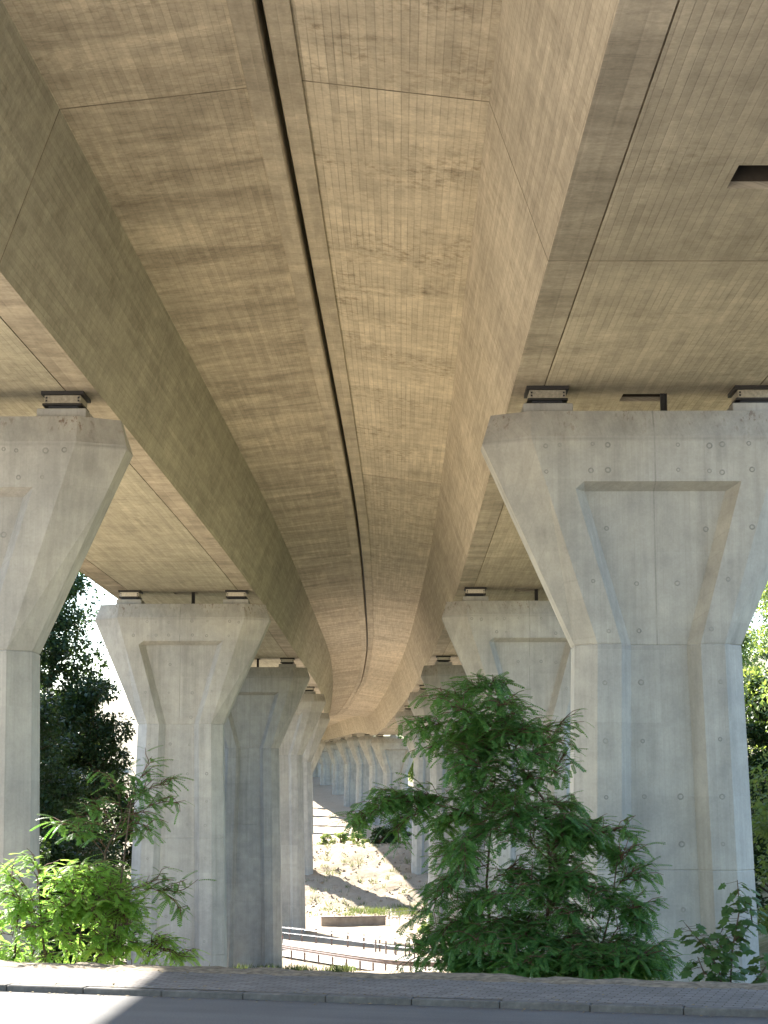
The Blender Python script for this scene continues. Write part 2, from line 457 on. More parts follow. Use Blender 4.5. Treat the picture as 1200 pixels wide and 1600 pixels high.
def deck(side):
    C = CR if side > 0 else CL
    dz = 0.0 if side > 0 else -0.12
    if side > 0:
        root = empty("viaduct_deck", (CR(26), 26, ZB(26)))
        tag(root, "concrete box girder deck with square hatch in its underside, over the sapling", "bridge deck", "twin viaduct decks")
    else:
        root = empty("viaduct_deck", (CL(26), 26, ZB(26)))
        tag(root, "greenish concrete box girder deck passing over the sunlit robinia bush", "bridge deck", "twin viaduct decks")
    org = Vector(root.location)
    inner = -side        # direction (in x) from this deck to the gap
    def prof(y):
        """outline as (x offset, z) from the inner tip underside across to the outer tip, then the top back"""
        c, z = C(y), ZB(y) + dz
        ti = abs(c - G(y)) - 0.045 - KW
        to = 6.65
        p = [(-ti, TIP), (-(HB + WEB), DEP), (-HB, 0.0), (HB, 0.0), (HB + WEB, DEP), (to, TIP), (to, TIP + .28), (0, TIP + .45), (-ti, TIP + .28)]
        return c, z, ti, to, p
    hatches = [(22.2, 23.1, -.62, .38)] if side > 0 else []
    hatches += [(py + .35, py + 1.05, -.48, .48) for py in PIER_Y[:5]]
    for a, b in zip(JOINTS[:-1], JOINTS[1:]):
        if b - a < 1: continue
        ns = max(4, int((b - a) / 3.8))
        ys = [a, a + .022] + [a + (b - a) * i / ns for i in range(1, ns)] + [b - .022, b]
        # faces: cantilevers+webs (material by strip), top
        V, F, U, mats = [], [], [], []
        rows = []
        for i, y in enumerate(ys):
            c, z, ti, to, p = prof(y)
            e = 0.022 if i in (0, len(ys) - 1) else 0.0
            r = []
            for j, (px, pz) in enumerate(p):
                if j <= 5:                      # underside: pull in slightly at the joint
                    pz2 = pz + e
                    px2 = px * (1 - 0.3 * e) if j in (1, 2, 3, 4) else px
                else:
                    pz2, px2 = pz, px
                r.append(Vector((c + px2 * (-inner), y, z + pz2)))
            rows.append((r, p))
        np_ = 9
        strips = [0, 1, 3, 4, 5, 6, 7, 8]       # strip 2 is the bottom slab, built on its own
        for s in strips:
            j, j2 = s, (s + 1) % np_
            for i in range(len(ys) - 1):
                b0 = len(V)
                q = [rows[i][0][j], rows[i][0][j2], rows[i + 1][0][j2], rows[i + 1][0][j]]
                V += [v - org for v in q]
                idx = (b0, b0 + 1, b0 + 2, b0 + 3)
                L1 = (rows[i][0][j2] - rows[i][0][j]).length; L2 = (rows[i + 1][0][j2] - rows[i + 1][0][j]).length
                o = 40 * s + 13 * side
                uv = [(o - L1, ys[i]), (o, ys[i]), (o, ys[i + 1]), (o - L2, ys[i + 1])] if s in (0, 4) and s == 0 else [(o, ys[i]), (o + L1, ys[i]), (o + L2, ys[i + 1]), (o, ys[i + 1])]
                if side < 0:
                    idx = idx[::-1]; uv = uv[::-1]
                F.append(idx); U.append(uv)
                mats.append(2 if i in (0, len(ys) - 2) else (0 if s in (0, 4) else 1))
        seg = mesh_obj("deck_segment", V, F, M['cant_board'] if side > 0 else M['cant_plain'], root, U)
        seg.data.materials.append(M['box_right'] if side > 0 else M['box_left'])
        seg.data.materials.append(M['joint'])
        seg.data.polygons.foreach_set("material_index", mats)
        # bottom slab with edge strips, grooves and hatch openings
        hs = [h for h in hatches if a < h[0] and h[1] < b]
        cy = sorted(set([round(y, 4) for y in ys] + [round(t, 4) for h in hs for t in h[:2]]))
        cx = sorted(set([-HB, -2.15, -2.125, 2.125, 2.15, HB] + [t for h in hs for t in h[2:]]))
        V, F, U, mats = [], [], [], []
        def P(px, y, up=0.0):
            e = 0.022 if y in (round(a, 4), round(b, 4)) else 0.0
            return Vector((C(y) + px, y, ZB(y) + dz + up + e)) - org
        def quad(pts, uv, m):
            b0 = len(V); V.extend(pts); F.append((b0, b0 + 1, b0 + 2, b0 + 3)); U.append(uv); mats.append(m)
        for x0, x1 in zip(cx[:-1], cx[1:]):
            groove = (abs(x0) < 2.17 and abs(x1) < 2.17 and x1 - x0 < .05)
            up = 0.02 if groove else 0.0
            strip = max(abs(x0), abs(x1)) > 2.3
            for y0, y1 in zip(cy[:-1], cy[1:]):
                if any(h[0] - 1e-3 <= y0 and y1 <= h[1] + 1e-3 and h[2] - 1e-3 <= x0 and x1 <= h[3] + 1e-3 for h in hs):
                    continue
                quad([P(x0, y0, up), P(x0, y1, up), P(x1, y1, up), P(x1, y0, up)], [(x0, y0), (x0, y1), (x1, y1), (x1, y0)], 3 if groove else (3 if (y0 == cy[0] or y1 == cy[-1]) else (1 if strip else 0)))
                if groove:
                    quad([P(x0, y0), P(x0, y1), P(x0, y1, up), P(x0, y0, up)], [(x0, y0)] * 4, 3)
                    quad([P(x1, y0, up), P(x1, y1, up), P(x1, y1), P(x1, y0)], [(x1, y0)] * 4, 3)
        for h in hs:
            y0, y1, x0, x1 = h
            for (ax, ay, bx, by) in ((x0, y0, x1, y0), (x1, y0, x1, y1), (x1, y1, x0, y1), (x0, y1, x0, y0)):
                quad([P(ax, ay), P(bx, by), P(bx, by, .1), P(ax, ay, .1)], [(ax, ay), (bx, by), (bx + .3, by), (ax + .3, ay)], 0)
                quad([P(ax, ay, .1), P(bx, by, .1), P(bx, by, 1.6), P(ax, ay, 1.6)], [(0, 0)] * 4, 2)
            quad([P(x0, y0, 1.6), P(x1, y0, 1.6), P(x1, y1, 1.6), P(x0, y1, 1.6)], [(0, 0)] * 4, 2)
        bs = mesh_obj("bottom_slab", V, F, M['box_right'] if side > 0 else M['box_left'], seg, U)
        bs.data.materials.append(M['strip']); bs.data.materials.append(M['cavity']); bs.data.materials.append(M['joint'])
        bs.data.polygons.foreach_set("material_index", mats)
        # edge beams, inner and outer
        for which in (-1, 1):
            V, F, U = [], [], []
            ring = []
            for i, y in enumerate(ys):
                c, z, ti, to, p = prof(y)
                w = ti if which < 0 else to
                e = .01 if i in (0, len(ys) - 1) else 0
                x0, x1 = which * (w - .02), which * (w + KW)
                zb = TIP - .05 + e
                pts = [(x0, zb), (x1 - which * .03, zb), (x1, zb + .03), (x1, TIP + .75), (x0, TIP + .75)]
                ring.append([Vector((c + px * (-inner), y, z + pz)) - org for px, pz in pts])
            for i in range(len(ys) - 1):
                for j in range(5):
                    j2 = (j + 1) % 5
                    b0 = len(V)
                    V += [ring[i][j], ring[i][j2], ring[i + 1][j2], ring[i + 1][j]]
                    F.append((b0, b0 + 1, b0 + 2, b0 + 3)); U.append([(j * .36, ys[i]), (j * .36 + .36, ys[i]), (j * .36 + .36, ys[i + 1]), (j * .36, ys[i + 1])])
            mesh_obj("edge_beam", V, F, M['kappe'], seg, U)
    if side > 0:        # cover strip closing the gap between the two decks at road level
        V, F = [], []
        yy = [-60 + 4 * i for i in range(140)]
        for y in yy:
            z = ZB(y) + TIP + .76
            V += [Vector((G(y) - .3, y, z)) - org, Vector((G(y) + .3, y, z)) - org, Vector((G(y) + .3, y, z + .05)) - org, Vector((G(y) - .3, y, z + .05)) - org]
        for i in range(len(yy) - 1):
            for j in range(4):
                F.append((4 * i + j, 4 * i + (j + 1) % 4, 4 * i + 4 + (j + 1) % 4, 4 * i + 4 + j))
        mesh_obj("gap_cover", V, F, M['steel_dark'], root)
    return root
deck(1)
deck(-1)

# ------------------------------------------------------------------ terrain
EDGE_P, EDGE_N = Vector((4.5, 21.55)), Vector((0.29, 0.957)).normalized()
ROAD_Z = -2.28
def qd(x, y): return (x - EDGE_P.x) * EDGE_N.x + (y - EDGE_P.y) * EDGE_N.y
PY = [(-400, -2.5), (0, -9.3), (100, -9.3), (108, -10.3), (134, -10.3), (139, -9.8), (160, -9.7), (179, -5.1), (183, -4.85), (230, -5.0), (285, -4.3), (347, -1.9), (380, .3), (412, 2.5), (450, 5), (600, 16), (1500, 70), (5000, 120)]
PYx = [p[0] for p in PY]; PYz = [p[1] for p in PY]
def hashn(x, y):
    return (math.sin(x * .9 + 1.3 * math.sin(y * .7)) + math.sin(y * 1.1 + 1.7 * math.sin(x * .6 + 2)) + .6 * math.sin(x * 2.7 + y * 1.9) + .5 * math.sin(y * 3.1 - x * 2.3)) / 3.1
def terrain(x, y):
    q = qd(x, y)
    zn = -2.44 if q < -.02 else (-2.24 if q < .45 else -2.24 - .52 * (q - .45))
    zf = float(np.interp(y, PYx, PYz))
    if y > 60 or q > 12:
        if x > 17: zf += (x - 17) * .42 if x < 60 else 18 + (x - 60) * .12
        if x < -22 and y > 150: zf += 0.10 * (-22 - x) if x > -150 else 12.8
    if q > 2 and x > 17: zn += min((x - 17) * .25, 8)
    z = max(zn, zf) if q > -.02 else zn
    if q > 1.2:
        amp = .05
        if 158 < y < 185: amp = .28
        elif 106 < y < 136: amp = 0.0
        elif y > 183: amp = .12
        z += amp * hashn(x * 1.3, y * 1.3) + amp * .5 * hashn(x * 4.1, y * 4.3)
    return z
def axis(parts):
    out = []
    for a, b, s in parts:
        n = max(1, int(round((b - a) / s)))
        out += [a + (b - a) * i / n for i in range(n)]
    return out + [parts[-1][1]]
gx = axis([(-3000, -300, 300), (-300, -60, 20), (-60, -20, 3), (-20, 12, .55), (12, 40, 1.5), (40, 120, 8), (120, 600, 40), (600, 3000, 300)])
gy = axis([(-1500, -100, 150), (-100, 10, 10), (10, 19, 1.5), (19, 30, .35), (30, 60, 1.5), (60, 150, 1.2), (150, 200, .5), (200, 460, 3), (460, 900, 25), (900, 5000, 300)])
gv = np.array([(x, y, terrain(x, y)) for y in gy for x in gx], dtype=np.float32)
nx = len(gx)
gf = [(j * nx + i, j * nx + i + 1, (j + 1) * nx + i + 1, (j + 1) * nx + i) for j in range(len(gy) - 1) for i in range(nx - 1)]
ground = big_mesh("ground", gv, gf, M['ground'], nper=4)
ground.data.polygons.foreach_set("use_smooth", [True] * len(ground.data.polygons))
tag(ground, "dry brown soil valley floor and bank under the viaduct", "ground", kind="structure")
ca = ground.data.color_attributes.new("grassy", 'FLOAT_COLOR', 'POINT')
cols = np.zeros((len(gv), 4), dtype=np.float32); cols[:, 3] = 1
for i, (x, y, z) in enumerate(gv):
    g_ = .15
    if x > 16 or y > 470: g_ = .9
    if x < -22: g_ = .5
    if qd(x, y) > .8 and y < 95 and -30 < x < 16: g_ = 1.0 if x > -4 else .12
    if 180 < y < 200: g_ = .3
    if y < 19: g_ = .0
    cols[i, :3] = g_
ca.data.foreach_set("color", cols.ravel())

# road, kerb and sidewalk in a frame turned with the road: local x along, local y away from the camera, origin on the back edge of the walk
ROAD_ROT = math.atan2(-0.29, 0.957)
def road_sheet(name, x0, x1, y0, y1, z, mat, nxs=60, wav=None):
    V, F = [], []
    for i in range(nxs + 1):
        x = x0 + (x1 - x0) * i / nxs
        w = wav(x) if wav else 0
        V += [(x, y0, 0), (x, y1 + w, 0)]
    for i in range(nxs):
        F.append((2 * i, 2 * i + 2, 2 * i + 3, 2 * i + 1))
    o = mesh_obj(name, V, F, mat)
    o.location = (EDGE_P.x, EDGE_P.y, z)
    o.rotation_euler = (0, 0, ROAD_ROT)
    return o
SW = 2.12
tag(road_sheet("road", -300, 300, -SW - .16 - 7.0, -SW - .15, ROAD_Z, M['asphalt']), "dark grey asphalt road along the sidewalk", "road", kind="structure")
tag(road_sheet("sidewalk", -300, 300, -SW, -.12, ROAD_Z + .075, M['paver'], 1200, lambda x: .09 * hashn(x * 2.1, 3.3) + .04 * hashn(x * 7, 1)), "grey paver sidewalk between road and verge", "sidewalk", kind="structure")
tag(road_sheet("bounce_sheet", -90, 90, -SW - 80, -SW - 7.2, ROAD_Z + .06, plain("pale_bounce", (.50, .46, .40), .95, 0, .12, 3)), "unseen pale sheet across the road, added to bounce sunlight", "bounce_sheet", kind="structure")  # added surface, never in view: reflects sun onto the piers and deck undersides
sv = empty("verge", (EDGE_P.x, EDGE_P.y, ROAD_Z + .075), ROAD_ROT)
V, F = [], []
for i in range(301):
    x = -15 + 30 * i / 300
    w = .10 * hashn(x * 1.7, 9.1)
    V += [(x, -.45, -.03), (x, -.12 + .3 * w, .014 + .03 * hashn(x * 6, 2)), (x, .25 + w, .03 + .025 * hashn(x * 3, 5) + .015 * hashn(x * 11, 2)), (x, .75 + w, -.08)]
for i in range(300):
    for j in range(3):
        F.append((4 * i + j, 4 * i + 4 + j, 4 * i + 5 + j, 4 * i + 1 + j))
mesh_obj("soil_strip", V, F, M['edge_soil'], sv, smooth=True)
tag(sv, "thin crumbly strip of dry soil behind the sidewalk", "verge", kind="structure")
kerb = empty("kerb", (EDGE_P.x, EDGE_P.y, ROAD_Z), ROAD_ROT)
tag(kerb, "low granite kerb between road and sidewalk", "kerb", kind="structure")
kmb = MB().bevbox(.004, .996, 0, .15, -.2, .073, .012)
kfirst = None
for i in range(-24, 24):
    if kfirst is None:
        k = kmb.build("kerb_stone", M['kerb'], kerb); kfirst = k
    else:
        k = kfirst.copy(); link(k, kerb)
    k.location = (i * 1.0 + .3, -SW - .15 + R.uniform(-.006, .006), R.uniform(-.004, .006))
# dashed centre line of the road
dashes = empty("lane_marking", (EDGE_P.x, EDGE_P.y, ROAD_Z + .004), ROAD_ROT)
tag(dashes, "white dashed lane line painted on the road", "road marking", kind="structure")
for x in (-14.4, -8.3, -2.15, 4.0, 10.0):
    mesh_obj("dash", [(x, -4.22, 0), (x + .82, -4.22, 0), (x + .82, -4.07, 0), (x, -4.07, 0)], [(0, 1, 2, 3)], M['paint'], dashes)

# ------------------------------------------------------------------ piers
NECK = 4.62
def lev(zr):
    """section of a pier at zr metres below its top: half width, front corner, recess outer, recess inner, recess depth, half thickness"""
    if zr <= .55:
        t = zr / .55
        return (3.2 + .16 * t, 2.42 + .03 * t, 1.66, 1.42, 0.0, .58 + .22 * t)
    if zr <= NECK:
        t = (zr - .62) / (NECK - .62)
        h = 3.38 + (1.62 - 3.38) * max(t, 0)
        xf = 2.45 + (1.22 - 2.45) * (zr - .55) / (NECK - .55)
        tr = max(0, (zr - 1.45) / (NECK - 1.45))
        ro = 1.64 + (.76 - 1.64) * tr; ri = ro - .22
        rd = 0.0 if zr < 1.46 else .30
        return (h, xf, ro, ri, rd, .8)
    d = (zr - NECK)
    return (1.62 + d / 42, 1.22 + d / 46,   .76 + d / 46, .54 + d / 46, .30, .8 + d / 60)
def ring(zr, ztop, shrink=0.0):
    h, xf, ro, ri, rd, d = lev(zr)
    h -= shrink; d -= shrink
    cy = .44
    half = [(-h, 0), (-h, -d + cy), (-xf, -d), (-ro, -d), (-ri, -d + rd)]
    front = half[1:] + [(-x, y) for x, y in reversed(half[1:])]
    back = [(-x, -y) for x, y in front]
    return [(x, y, ztop - zr) for x, y in front + back]
def loft(levels, ztop, org, inset=None):
    V, F = [], []
    n = 16
    for zr, s in levels:
        V += [(x, y, z) for x, y, z in ring(zr, ztop, s)]
    for i in range(len(levels) - 1):
        for k in range(n):
            k2 = (k + 1) % n
            F.append((i * n + k2, i * n + k, (i + 1) * n + k, (i + 1) * n + k2))
    F.append(tuple(range(n))[::1])
    F.append(tuple((len(levels) - 1) * n + k for k in reversed(range(n))))
    return V, F
def plug_mesh():
    V, F = [], []
    n = 10
    for r, y in ((.058, 0.0), (.052, -.006), (.036, -.006), (.030, .004)):
        V += [(r * math.cos(2 * math.pi * k / n), y, r * math.sin(2 * math.pi * k / n)) for k in range(n)]
    for i in range(3):
        for k in range(n):
            k2 = (k + 1) % n
            F.append((i * n + k, i * n + k2, (i + 1) * n + k2, (i + 1) * n + k))
    F.append(tuple(3 * n + k for k in range(n)))
    me = bpy.data.meshes.new("tie_hole"); me.from_pydata(V, [], F); me.materials.append(M['plug'])
    return me
PLUG = plug_mesh()
def bearing(parent, x, ztop, gap, flavour):
    """plinth on the pier head, pot, plates up to the deck underside"""
    mb = MB().bevbox(x - .49, x + .49, -.45, .45, ztop - .01, ztop + .19, .015)
    pl = mb.build("bearing_plinth", M['pier'], parent)
    MB().box(x - .30, x + .30, -.30, .30, ztop + .19, ztop + .27).build("bearing_pot", M['rubber'], pl)
    MB().bevbox(x - .40, x + .40, -.38, .38, ztop + .268, ztop + .31, .008).build("sliding_plate", M['steel_dark'], pl)
    MB().bevbox(x - .36, x + .36, -.36, .36, ztop + .312, ztop + gap - .075, .008).build("upper_plate", M['bearing'] if flavour == 0 else M['bearing_light'], pl)
    MB().box(x - .42, x + .42, -.42, .42, ztop + gap - .073, ztop + gap + .01).build("anchor_plate", M['steel_dark'], pl)
    b = MB()
    for sx in (-.32, .32):
        for sz in (.36, gap - .13):
            b.box(x + sx - .018, x + sx + .018, -.375, -.359, ztop + sz - .018, ztop + sz + .018)
    b.build("bolt_heads", M['steel_dark'], pl)

ORD = ["first", "second", "third", "fourth", "fifth", "sixth", "seventh", "eighth", "ninth", "tenth", "eleventh", "twelfth"]
def pier(side, idx):
    y = PIER_Y[idx]
    C = CR if side > 0 else CL
    dz = 0 if side > 0 else -.12
    x = C(y); ztop_w = ZB(y) + dz - .55
    zb = min(terrain(x + a, y + b) for a in (-1.8, 0, 1.8) for b in (-1, 1)) - .5
    rot = -math.atan((C(y + 2) - C(y - 2)) / 4)
    e = empty("bridge_pier", (x, y, zb), rot)
    row = "in the row behind the dark robinia sapling" if side > 0 else "in the row beside the sunlit robinia bush"
    look = "flared concrete pier, %s %s" % (ORD[idx], row)
    if idx == 0: look = "broad flared concrete pier with recessed panel, first %s" % row
    tag(e, look, "pier", "viaduct piers")
    zt = ztop_w - zb
    hl = [(0.0, 0), (.55, 0), (.62, 0), (1.45, 0), (1.6, 0), (NECK - .02, 0), (NECK, .014)]
    V, F = loft(hl, 0.0, None)
    head = mesh_obj("pier_head", V, F, M['pier_head'], e)
    head.location = (0, 0, zt)
    secs = []
    z0 = NECK
    while z0 < zt - .01:
        z1 = min(z0 + 4.28, zt)
        V, F = loft([(z0, .014), (z0 + .02, 0), (z1 - .02, 0), (z1, .014)], zt, None)
        s = mesh_obj("shaft_section", V, F, M['pier'], e)
        secs.append((z0, z1, s)); z0 = z1
    bearing(e, -2.07, zt, .55, 0 if idx == 0 else 1)
    bearing(e, 2.07, zt, .55, 0 if idx == 0 else 1)
    # steel post between pier head and deck opening
    pm = MB()
    pm.box(.27, .40, -.012, .012, zt, zt + .75); pm.box(.27, .29, -.05, .05, zt, zt + .75); pm.box(.38, .40, -.05, .05, zt, zt + .75)
    p = pm.build("steel_post", M['steel_dark'], e)
    p.location = (0, .35, 0)
    # tie-hole plugs on the front face of the near piers
    if idx < 2:
        def plug(px, zr, par):
            h, xf, ro, ri, rd, d = lev(zr)
            ax = abs(px)
            if ax > xf - .08: return
            if ro - .03 > ax > ri - .07 and rd > 0: return
            yy = -d + (rd if ax < ri and rd > 0 else 0)
            if zr < .62: return
            o = bpy.data.objects.new("tie_hole", PLUG); link(o, par)
            o.location = (px, yy - .001, (0 if par is head else zt) - zr)
            o.scale = [R.choice((.75, .85, 1.0, 1.1))] * 3
        for zr in (.72, 1.25, 2.35, 3.4, 4.35):
            for px in (-2.2, -1.85, -1.25, -.95, -.42, .42, 1.0, 1.3, 1.85, 2.2):
                if R.random() < .8: plug(px + R.uniform(-.05, .05), zr + R.uniform(-.03, .03), head)
        for z0, z1, s in secs[:3]:
            for dzr in (.75, 1.85, 2.9, 3.8):
                if z0 + dzr > z1: continue
                for px in (-1.12, -.36, .34, 1.1):
                    if R.random() < .75: plug(px + R.uniform(-.04, .04), z0 + dzr + R.uniform(-.03, .03), s)
    return e
for i in range(len(PIER_Y)):
    pier(1, i)
    pier(-1, i)

# ------------------------------------------------------------------ street in the valley
NEAR = [(-60, 128), (-30, 126), (-12, 124), (-6.4, 119), (-3, 113.2), (0, 108.8), (3, 106.9), (10, 106.2), (25, 106), (45, 106)]
FAR = [(-60, 138), (-30, 136.5), (-12, 135), (-7.6, 133.2), (-2.5, 126), (2.5, 118.3), (6, 116), (12, 115), (25, 114.8), (45, 114.6)]
SZ = -10.2
nsp_x = spline([(i, p[0]) for i, p in enumerate(NEAR)]); nsp_y = spline([(i, p[1]) for i, p in enumerate(NEAR)])
fsp_x = spline([(i, p[0]) for i, p in enumerate(FAR)]); fsp_y = spline([(i, p[1]) for i, p in enumerate(FAR)])
V, F = [], []
K = 90
for i in range(K + 1):
    t = 9 * i / K
    V += [(nsp_x(t), nsp_y(t), SZ), (fsp_x(t), fsp_y(t), SZ)]
for i in range(K): F.append((2 * i, 2 * i + 2, 2 * i + 3, 2 * i + 1))
tag(mesh_obj("street", V, F, M['asphalt2']), "pale grey street winding between the piers in the valley", "street", kind="structure")
V, F = [], []
for i in range(K + 1):
    t = 9 * i / K
    a = Vector((nsp_x(t), nsp_y(t))); b = Vector((fsp_x(t), fsp_y(t)))
    p0, p1 = a.lerp(b, .06), a.lerp(b, .075)
    V += [(p0.x, p0.y, SZ + .004), (p1.x, p1.y, SZ + .004)]
for i in range(K): F.append((2 * i, 2 * i + 2, 2 * i + 3, 2 * i + 1))
tag(mesh_obj("street_marking", V, F, M['paint']), "white edge line painted along the valley street", "road marking", kind="structure")

def rail_line(name, label, fx, fy, t0, t1, n, off, hgt, beam_h, mat, post_mat, cat, z0=SZ, mid=False):
    e = empty(name, (fx(t0), fy(t0) + off, z0))
    tag(e, label, cat)
    o = Vector(e.location)
    pts = []
    for i in range(n * 4 + 1):
        t = t0 + (t1 - t0) * i / (n * 4)
        pts.append(Vector((fx(t), fy(t) + off, z0)) - o)
    def beam(zc, hh, wdt, nm):
        V, F = [], []
        prof = [(-wdt, -hh), (-wdt * .2, -hh * .55), (-wdt, 0), (-wdt * .2, hh * .55), (-wdt, hh), (wdt * .3, hh), (wdt, 0), (wdt * .3, -hh)]
        for p in pts:
            V += [(p.x, p.y + a, p.z + zc + b) for a, b in prof]
        m = len(prof)
        for i in range(len(pts) - 1):
            for k in range(m):
                F.append((i * m + k, i * m + (k + 1) % m, (i + 1) * m + (k + 1) % m, (i + 1) * m + k))
        F.append(tuple(range(m))); F.append(tuple((len(pts) - 1) * m + k for k in reversed(range(m))))
        return mesh_obj(nm, V, F, mat, e)
    beam(hgt, beam_h, .05, "rail")
    if mid: beam(hgt * .55, beam_h * .7, .03, "rail")
    for i in range(0, n * 4 + 1, 4):
        p = pts[i]
        MB().bevbox(p.x - .06, p.x + .06, p.y + .05, p.y + .17, -.3, hgt + .1, .01).build("post", post_mat, e)
    return e
rail_line("guardrail", "weathered steel guardrail along the near edge of the valley street", nsp_x, nsp_y, 2.6, 7.2, 17, -.5, .62, .13, M['rail_dark'], M['rail_dark'], "guardrail")
rail_line("street_fence", "thin post and rail fence across the valley street, below the bank", fsp_x, fsp_y, 3.0, 5.2, 11, .5, .85, .05, M['galv'], M['rail_dark'], "fence", mid=True)
# low wall and handrail at the foot of the bank
w = empty("retaining_wall", (-3.4, 141, -9.9))
tag(w, "low rendered retaining wall at the foot of the dirt bank", "wall")
MB().bevbox(-1.5, 3.6, -.18, .18, -.6, .75, .02).build("wall_body", M['wallstone'], w)
MB().bevbox(-1.52, 3.63, -.2, .2, .753, .81, .015).build("coping", M['rail_dark'], w)
w.rotation_euler = (0, 0, math.radians(14))
h = empty("handrail", (.3, 141.5, -9.8))
tag(h, "light metal handrail beside the low wall under the dirt bank", "railing")
for z in (.55, 1.0):
    MB().tube([(0, 0, z), (1.6, .1, z + .12), (4.2, .0, z + .2)], .03, 6).build("rail", M['galv'], h)
for x in (0.1, .9, 1.7, 2.5, 3.3, 4.1):
    MB().tube([(x, .06, -.3), (x, .06, 1.05 + .05 * x)], .028, 6).build("post", M['galv'], h)
# row of short bollards at the far side of the street
for i in range(5):
    t = 4.35 + i * .13
    x, y = fsp_x(t), fsp_y(t) - .9
    b = MB().tube([(x, y, SZ - .1), (x, y, SZ + .75), (x, y, SZ + .82), (x, y, SZ + .86)], [.06, .06, .05, .02], 8)
    o = b.build("bollard", M['rail_dark'])
    tag(o, "short dark bollard in the row on the valley street", "bollard", "bollards on the valley street")

# dark car on the street, almost wholly behind a pier
def car(loc, rz):
    e = empty("parked_car", loc, rz)
    tag(e, "dark blue hatchback on the valley street, mostly hidden behind a pier", "car")
    paint = N("car_paint"); paint.b.inputs["Coat Weight"].default_value = .6
    f = paint.noise(None, 40, 2)
    pm = paint.col(paint.mix(f, (.015, .02, .035), (.02, .026, .045)), .3, .5)
    gl = plain("car_glass", (.02, .024, .028), .08, 0, .02); ty = plain("tyre_rubber", (.02, .02, .02), .9)
    rimm = plain("rim_alloy", (.4, .4, .4), .4, .8); red = plain("tail_lamp", (.35, .02, .02), .3); wh = plain("head_lamp", (.6, .6, .6), .2)
    side_p = [(-2.0, .30), (-2.05, .62), (-1.98, .92), (-1.55, .98), (-.95, 1.02), (1.0, 1.0), (1.75, .86), (2.05, .68), (2.08, .34), (1.8, .22), (-1.8, .22)]
    V, F = [], []
    for yy, s in ((-.84, .97), (-.80, 1.0), (.80, 1.0), (.84, .97)):
        V += [(x * s, yy, .6 + (z - .6) * s) for x, z in side_p]
    m = len(side_p)
    for i in range(3):
        for k in range(m): F.append((i * m + k, i * m + (k + 1) % m, (i + 1) * m + (k + 1) % m, (i + 1) * m + k))
    F.append(tuple(reversed(range(m)))); F.append(tuple(3 * m + k for k in range(m)))
    mesh_obj("body", V, F, pm, e)
    cab = [(-1.85, .98, .76), (-1.45, 1.42, .60), (.15, 1.47, .60), (1.0, 1.0, .76)]
    V = [(x, -w, z) for x, z, w in cab] + [(x, w, z) for x, z, w in cab]
    mesh_obj("cabin", V, [(0, 1, 2, 3), (7, 6, 5, 4), (0, 4, 5, 1), (2, 6, 7, 3)], gl, e)
    mesh_obj("roof", [(-1.47, -.61, 1.425), (.17, -.61, 1.475), (.17, .61, 1.475), (-1.47, .61, 1.425), (-1.35, -.5, 1.46), (.05, -.5, 1.5), (.05, .5, 1.5), (-1.35, .5, 1.46)],
             [(4, 5, 6, 7), (0, 1, 5, 4), (1, 2, 6, 5), (2, 3, 7, 6), (3, 0, 4, 7)], pm, e)
    for x in (-1.3, 1.32):
        for s in (-1, 1):
            wv = MB().tube([(x, s * .66, .31), (x, s * .68, .31), (x, s * .84, .31), (x, s * .86, .31)], [.28, .31, .31, .28], 16).build("wheel", ty, e)
            MB().tube([(x, s * .855, .31), (x, s * .875, .31)], [.19, .17], 10).build("rim", rimm, wv)
    for s in (-1, 1):
        MB().bevbox(-2.06, -1.9, s * .66 - .12, s * .66 + .12, .66, .88, .02).build("tail_light", red, e)
        MB().bevbox(1.9, 2.07, s * .62 - .14, s * .62 + .14, .56, .70, .02).build("headlight", wh, e)
car((-8.55, 126.5, SZ), math.radians(118))

# ------------------------------------------------------------------ vegetation
def rnd(a, b): return R.uniform(a, b)
def frames(pos, d, up):
    d = d / np.linalg.norm(d, axis=1, keepdims=True)
    s = np.cross(d, up); s /= np.maximum(np.linalg.norm(s, axis=1, keepdims=True), 1e-6)
    u = np.cross(s, d)
    return d, s, u
def stamp(tv, tf, pos, dirs, ups, scl):
    """copies of a template (x along, y side, z up) at many frames -> verts, faces"""
    tv = np.asarray(tv, float); tf = np.asarray(tf)
    pos = np.asarray(pos, float); dirs = np.asarray(dirs, float); ups = np.asarray(ups, float); scl = np.asarray(scl, float)
    d, s, u = frames(pos, dirs, ups)
    v = pos[:, None, :] + scl[:, None, None] * (tv[None, :, 0:1] * d[:, None, :] + tv[None, :, 1:2] * s[:, None, :] + tv[None, :, 2:3] * u[:, None, :])
    f = tf[None] + (np.arange(len(pos)) * len(tv))[:, None, None]
    return v.reshape(-1, 3), f.reshape(-1, tf.shape[1])
